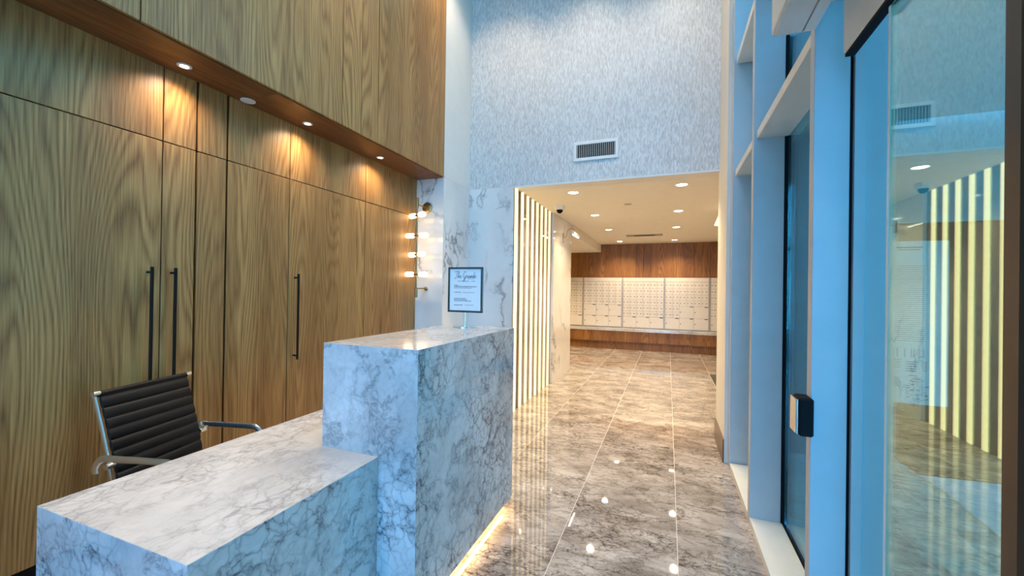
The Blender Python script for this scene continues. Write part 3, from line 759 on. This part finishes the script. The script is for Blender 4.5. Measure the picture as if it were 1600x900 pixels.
# gooseneck lamp on the marble hall wall
gl = thing('gooseneck_lamp', 'brass gooseneck wall light with a white tube on the marble hall wall', 'wall light', (-1.725, 6.95, 2.4))
box('back_plate', BRASS, gl, -1.7245, -1.708, 6.92, 6.98, 2.34, 2.50, bev=0.004)
mk('neck', tube(bmnew(), [(-1.71, 6.95, 2.42), (-1.66, 6.95, 2.46)] + arc((-1.58, 6.95, 2.50), 0.075, 170, 10, 10) + [(-1.50, 6.95, 2.49)], 0.007, 8), BRASS, gl, smooth=True)
mk('tube_head', cyl(bmnew(), (-1.50, 6.72, 2.475), (-1.50, 7.18, 2.475), 0.028, seg=18), WHITEPLASTIC, gl, smooth=True)
box('light_slot', LAMP, gl, -1.512, -1.488, 6.74, 7.16, 2.440, 2.4455)
# cone pendant partly behind the pier
pd = thing('cone_pendant', 'glowing cream cone lamp shade peeking past the cream pier', 'lamp', (0.722, 6.6, ZC))
mk('shade', lathe(bmnew(), [(0.035, 2.66), (0.102, 2.487), (0.099, 2.487), (0.033, 2.658)], (0.722, 6.6, 0), 28, cap=False), SHADE, pd, smooth=True)
mk('stem', cyl(bmnew(), (0.722, 6.6, 2.62), (0.722, 6.6, ZC-0.001), 0.006), BRASS, pd, smooth=True)
mt = box('floor_mat', MATDARK, None, 0.735, 1.40, 7.0, 8.24, 0.0005, 0.012, bev=0.002)
tag(mt, 'charcoal floor mat on the marble floor behind the pier', 'mat')

# supply vent in the bulkhead
vent = thing('air_vent', 'white supply air grille in the wallpapered bulkhead', 'vent', (-0.79, YB, 3.1))
vx0, vx1, vz0, vz1 = -1.040, -0.537, 2.996, 3.218
fb = bmnew()
for a in ((vx0, vx1, vz0, vz0+0.035), (vx0, vx1, vz1-0.035, vz1), (vx0, vx0+0.033, vz0+0.0352, vz1-0.0352), (vx1-0.033, vx1, vz0+0.0352, vz1-0.0352)):
    bx(fb, a[0], a[1], YB-0.012, YB-0.0005, a[2], a[3], bev=0.001)
mk('frame', fb, WHITEPLASTIC, vent)
box('duct_opening', GASKET, vent, vx0+0.034, vx1-0.034, YB-0.0012, YB-0.0006, vz0+0.036, vz1-0.036)
for k in range(20):
    x = vx0+0.045+k*(vx1-vx0-0.09)/19
    box('fin', WHITEPLASTIC, vent, x-0.0019, x+0.0019, YB-0.010, YB-0.0014, vz0+0.0355, vz1-0.0355)

# ------------------------------------------------------------------ outside, seen through the glass, plus things added to shape the daylight
gr = struct('ground', bx(bmnew(), 0.761, 14, -14, 9, -0.08, -0.012), PAVING, 'grey green paving outside')
gf = struct('ground_front', bx(bmnew(), -12, 0.76, -14, YFRONT-0.11, -0.08, -0.012), PAVING, 'paving in front of the lobby')
wo = struct('wall_outside', bx(bmnew(), 1.61, 6.0, 5.235, 5.5, -0.01, 2.225), DARKSTONE, 'black stone wall outside the glass')
box('coping', PAVELITE, wo, 1.61, 6.0, 5.20, 5.52, 2.2255, 2.30)
struct('wall_outside_corner', bx(bmnew(), 0.951, 1.60, 4.55, 4.899, 0, ZH), DARKSTONE, 'dark outside return wall behind the pier')
struct('roof_hall', bx(bmnew(), -4.75, 1.6, 4.9, 11.5, ZC+0.101, ZC+0.3), FACADE, 'flat roof over the hall')
struct('wall_outside_upper', bx(bmnew(), 1.61, 9.0, 5.30, 5.5, 2.301, 3.6), PAVELITE, 'pale fascia above the black stone wall outside')
struct('shading_overhang', bx(bx(bmnew(), 0.765, 1.3, -4.0, 2.5, 3.25, 3.4), 1.3001, 3.7, -4.0, 5.19, 3.25, 3.4), PAVELITE, 'added pale overhang that shades the outside of the door')  # added overhead to shade the ground and wall outside the door
bm = bmnew(); q = [(1.98, 4.97), (2.00, 4.43), (2.56, 4.47), (3.6, 4.55), (3.6, 5.22), (1.98, 5.22)]
vb = [bm.verts.new((x, y, -0.0115)) for x, y in q]; vt = [bm.verts.new((x, y, 0.004)) for x, y in q]
bm.faces.new(vb[::-1]); bm.faces.new(vt)
for i in range(6): j = (i+1) % 6; bm.faces.new((vb[i], vb[j], vt[j], vt[i]))
tag(mk('door_mat', bm, MATBROWN), 'brown coir mat outside against the black stone wall', 'mat')
bm = bmnew(); q = [(1.98, 4.42), (2.00, 4.10), (1.95, 3.35), (3.4, 3.1), (3.6, 4.54)]  # lit part of the paving, its light put into shape and colour
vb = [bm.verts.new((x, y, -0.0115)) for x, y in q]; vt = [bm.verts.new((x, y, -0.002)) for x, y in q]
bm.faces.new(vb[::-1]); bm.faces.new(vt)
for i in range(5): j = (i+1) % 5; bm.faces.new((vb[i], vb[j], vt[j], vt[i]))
pv = mk('lit_paving_patch', bm, PAVELITE); tag(pv, 'lit part of the paving outside, coloured pale, in front of the brown mat', 'paving')
po = thing('notice_board', 'large white notice sheet of lists and plans on the outside wall', 'notice', (2.3, 5.23, 0.42))
PX0, PX1, PZ0, PZ1 = 2.03, 2.552, 0.42, 2.045
sh = box('sheet', PAPERWHITE, po, PX0, PX1, 5.218, 5.2345, PZ0, PZ1)
tb = bmnew()
def pp(u0, u1, v0, v1): bx(tb, PX0+u0*(PX1-PX0), PX0+u1*(PX1-PX0), 5.2170, 5.2178, PZ1-v1*(PZ1-PZ0), PZ1-v0*(PZ1-PZ0))
pp(0.22, 0.62, 0.035, 0.042); pp(0.25, 0.58, 0.05, 0.056)
for k in range(38): pp(0.12, 0.66, 0.15+k*0.0125, 0.1525+k*0.0125)
for u in (0.2, 0.25, 0.36, 0.46, 0.5, 0.58, 0.64): pp(u, u+0.012, 0.66, 0.715)
for k in range(5): pp(0.16, 0.30, 0.73+k*0.012, 0.733+k*0.012); pp(0.38, 0.54, 0.74+k*0.014, 0.744+k*0.014); pp(0.62, 0.70, 0.74+k*0.013, 0.743+k*0.013)
for k in range(40):
    u, v = random.uniform(0.38, 0.7), random.uniform(0.82, 0.97); pp(u, u+random.uniform(0.01, 0.06), v, v+0.004)
for k in range(6): pp(0.15, 0.28, 0.84+k*0.01, 0.844+k*0.01)
mk('printed_lines', tb, INK, sh)

struct('wall_sky_blocker', bx(bmnew(), 0.9, 9.0, -7.0, -6.0, -0.01, 7.0), FACADE, 'unseen block added outside to keep sky light off the door mullion')  # unseen, added to cut the sky light falling on the door mullion
lb = thing('black_box', 'small black box outside below the notice sheet', 'bin', (2.13, 5.1, 0.0045))  # plain dark box of unclear use
box('body', BLACK, lb, 2.03, 2.23, 5.02, 5.19, 0.03, 0.40, bev=0.01)
box('lid', GASKET, lb, 2.022, 2.238, 5.012, 5.198, 0.4005, 0.43, bev=0.006)
box('foot', GASKET, lb, 2.05, 2.21, 5.04, 5.17, 0.0045, 0.0295)
nb = thing('sky_block_building', 'unseen pale green building added to block the sky and tint side light', 'building', (9.5, 4, 0))  # unseen, added to block low sky and send greenish light indoors
box('facade', FACADE, nb, 9.0, 12.0, -5.9, 8.9, -0.01, 9.0)
for zi in range(3):
    for yi in range(6):
        y = -4.6+yi*2.1; z = 1.0+zi*2.7
        box('window', GLASS, nb, 8.97, 8.999, y, y+1.3, z, z+1.6)
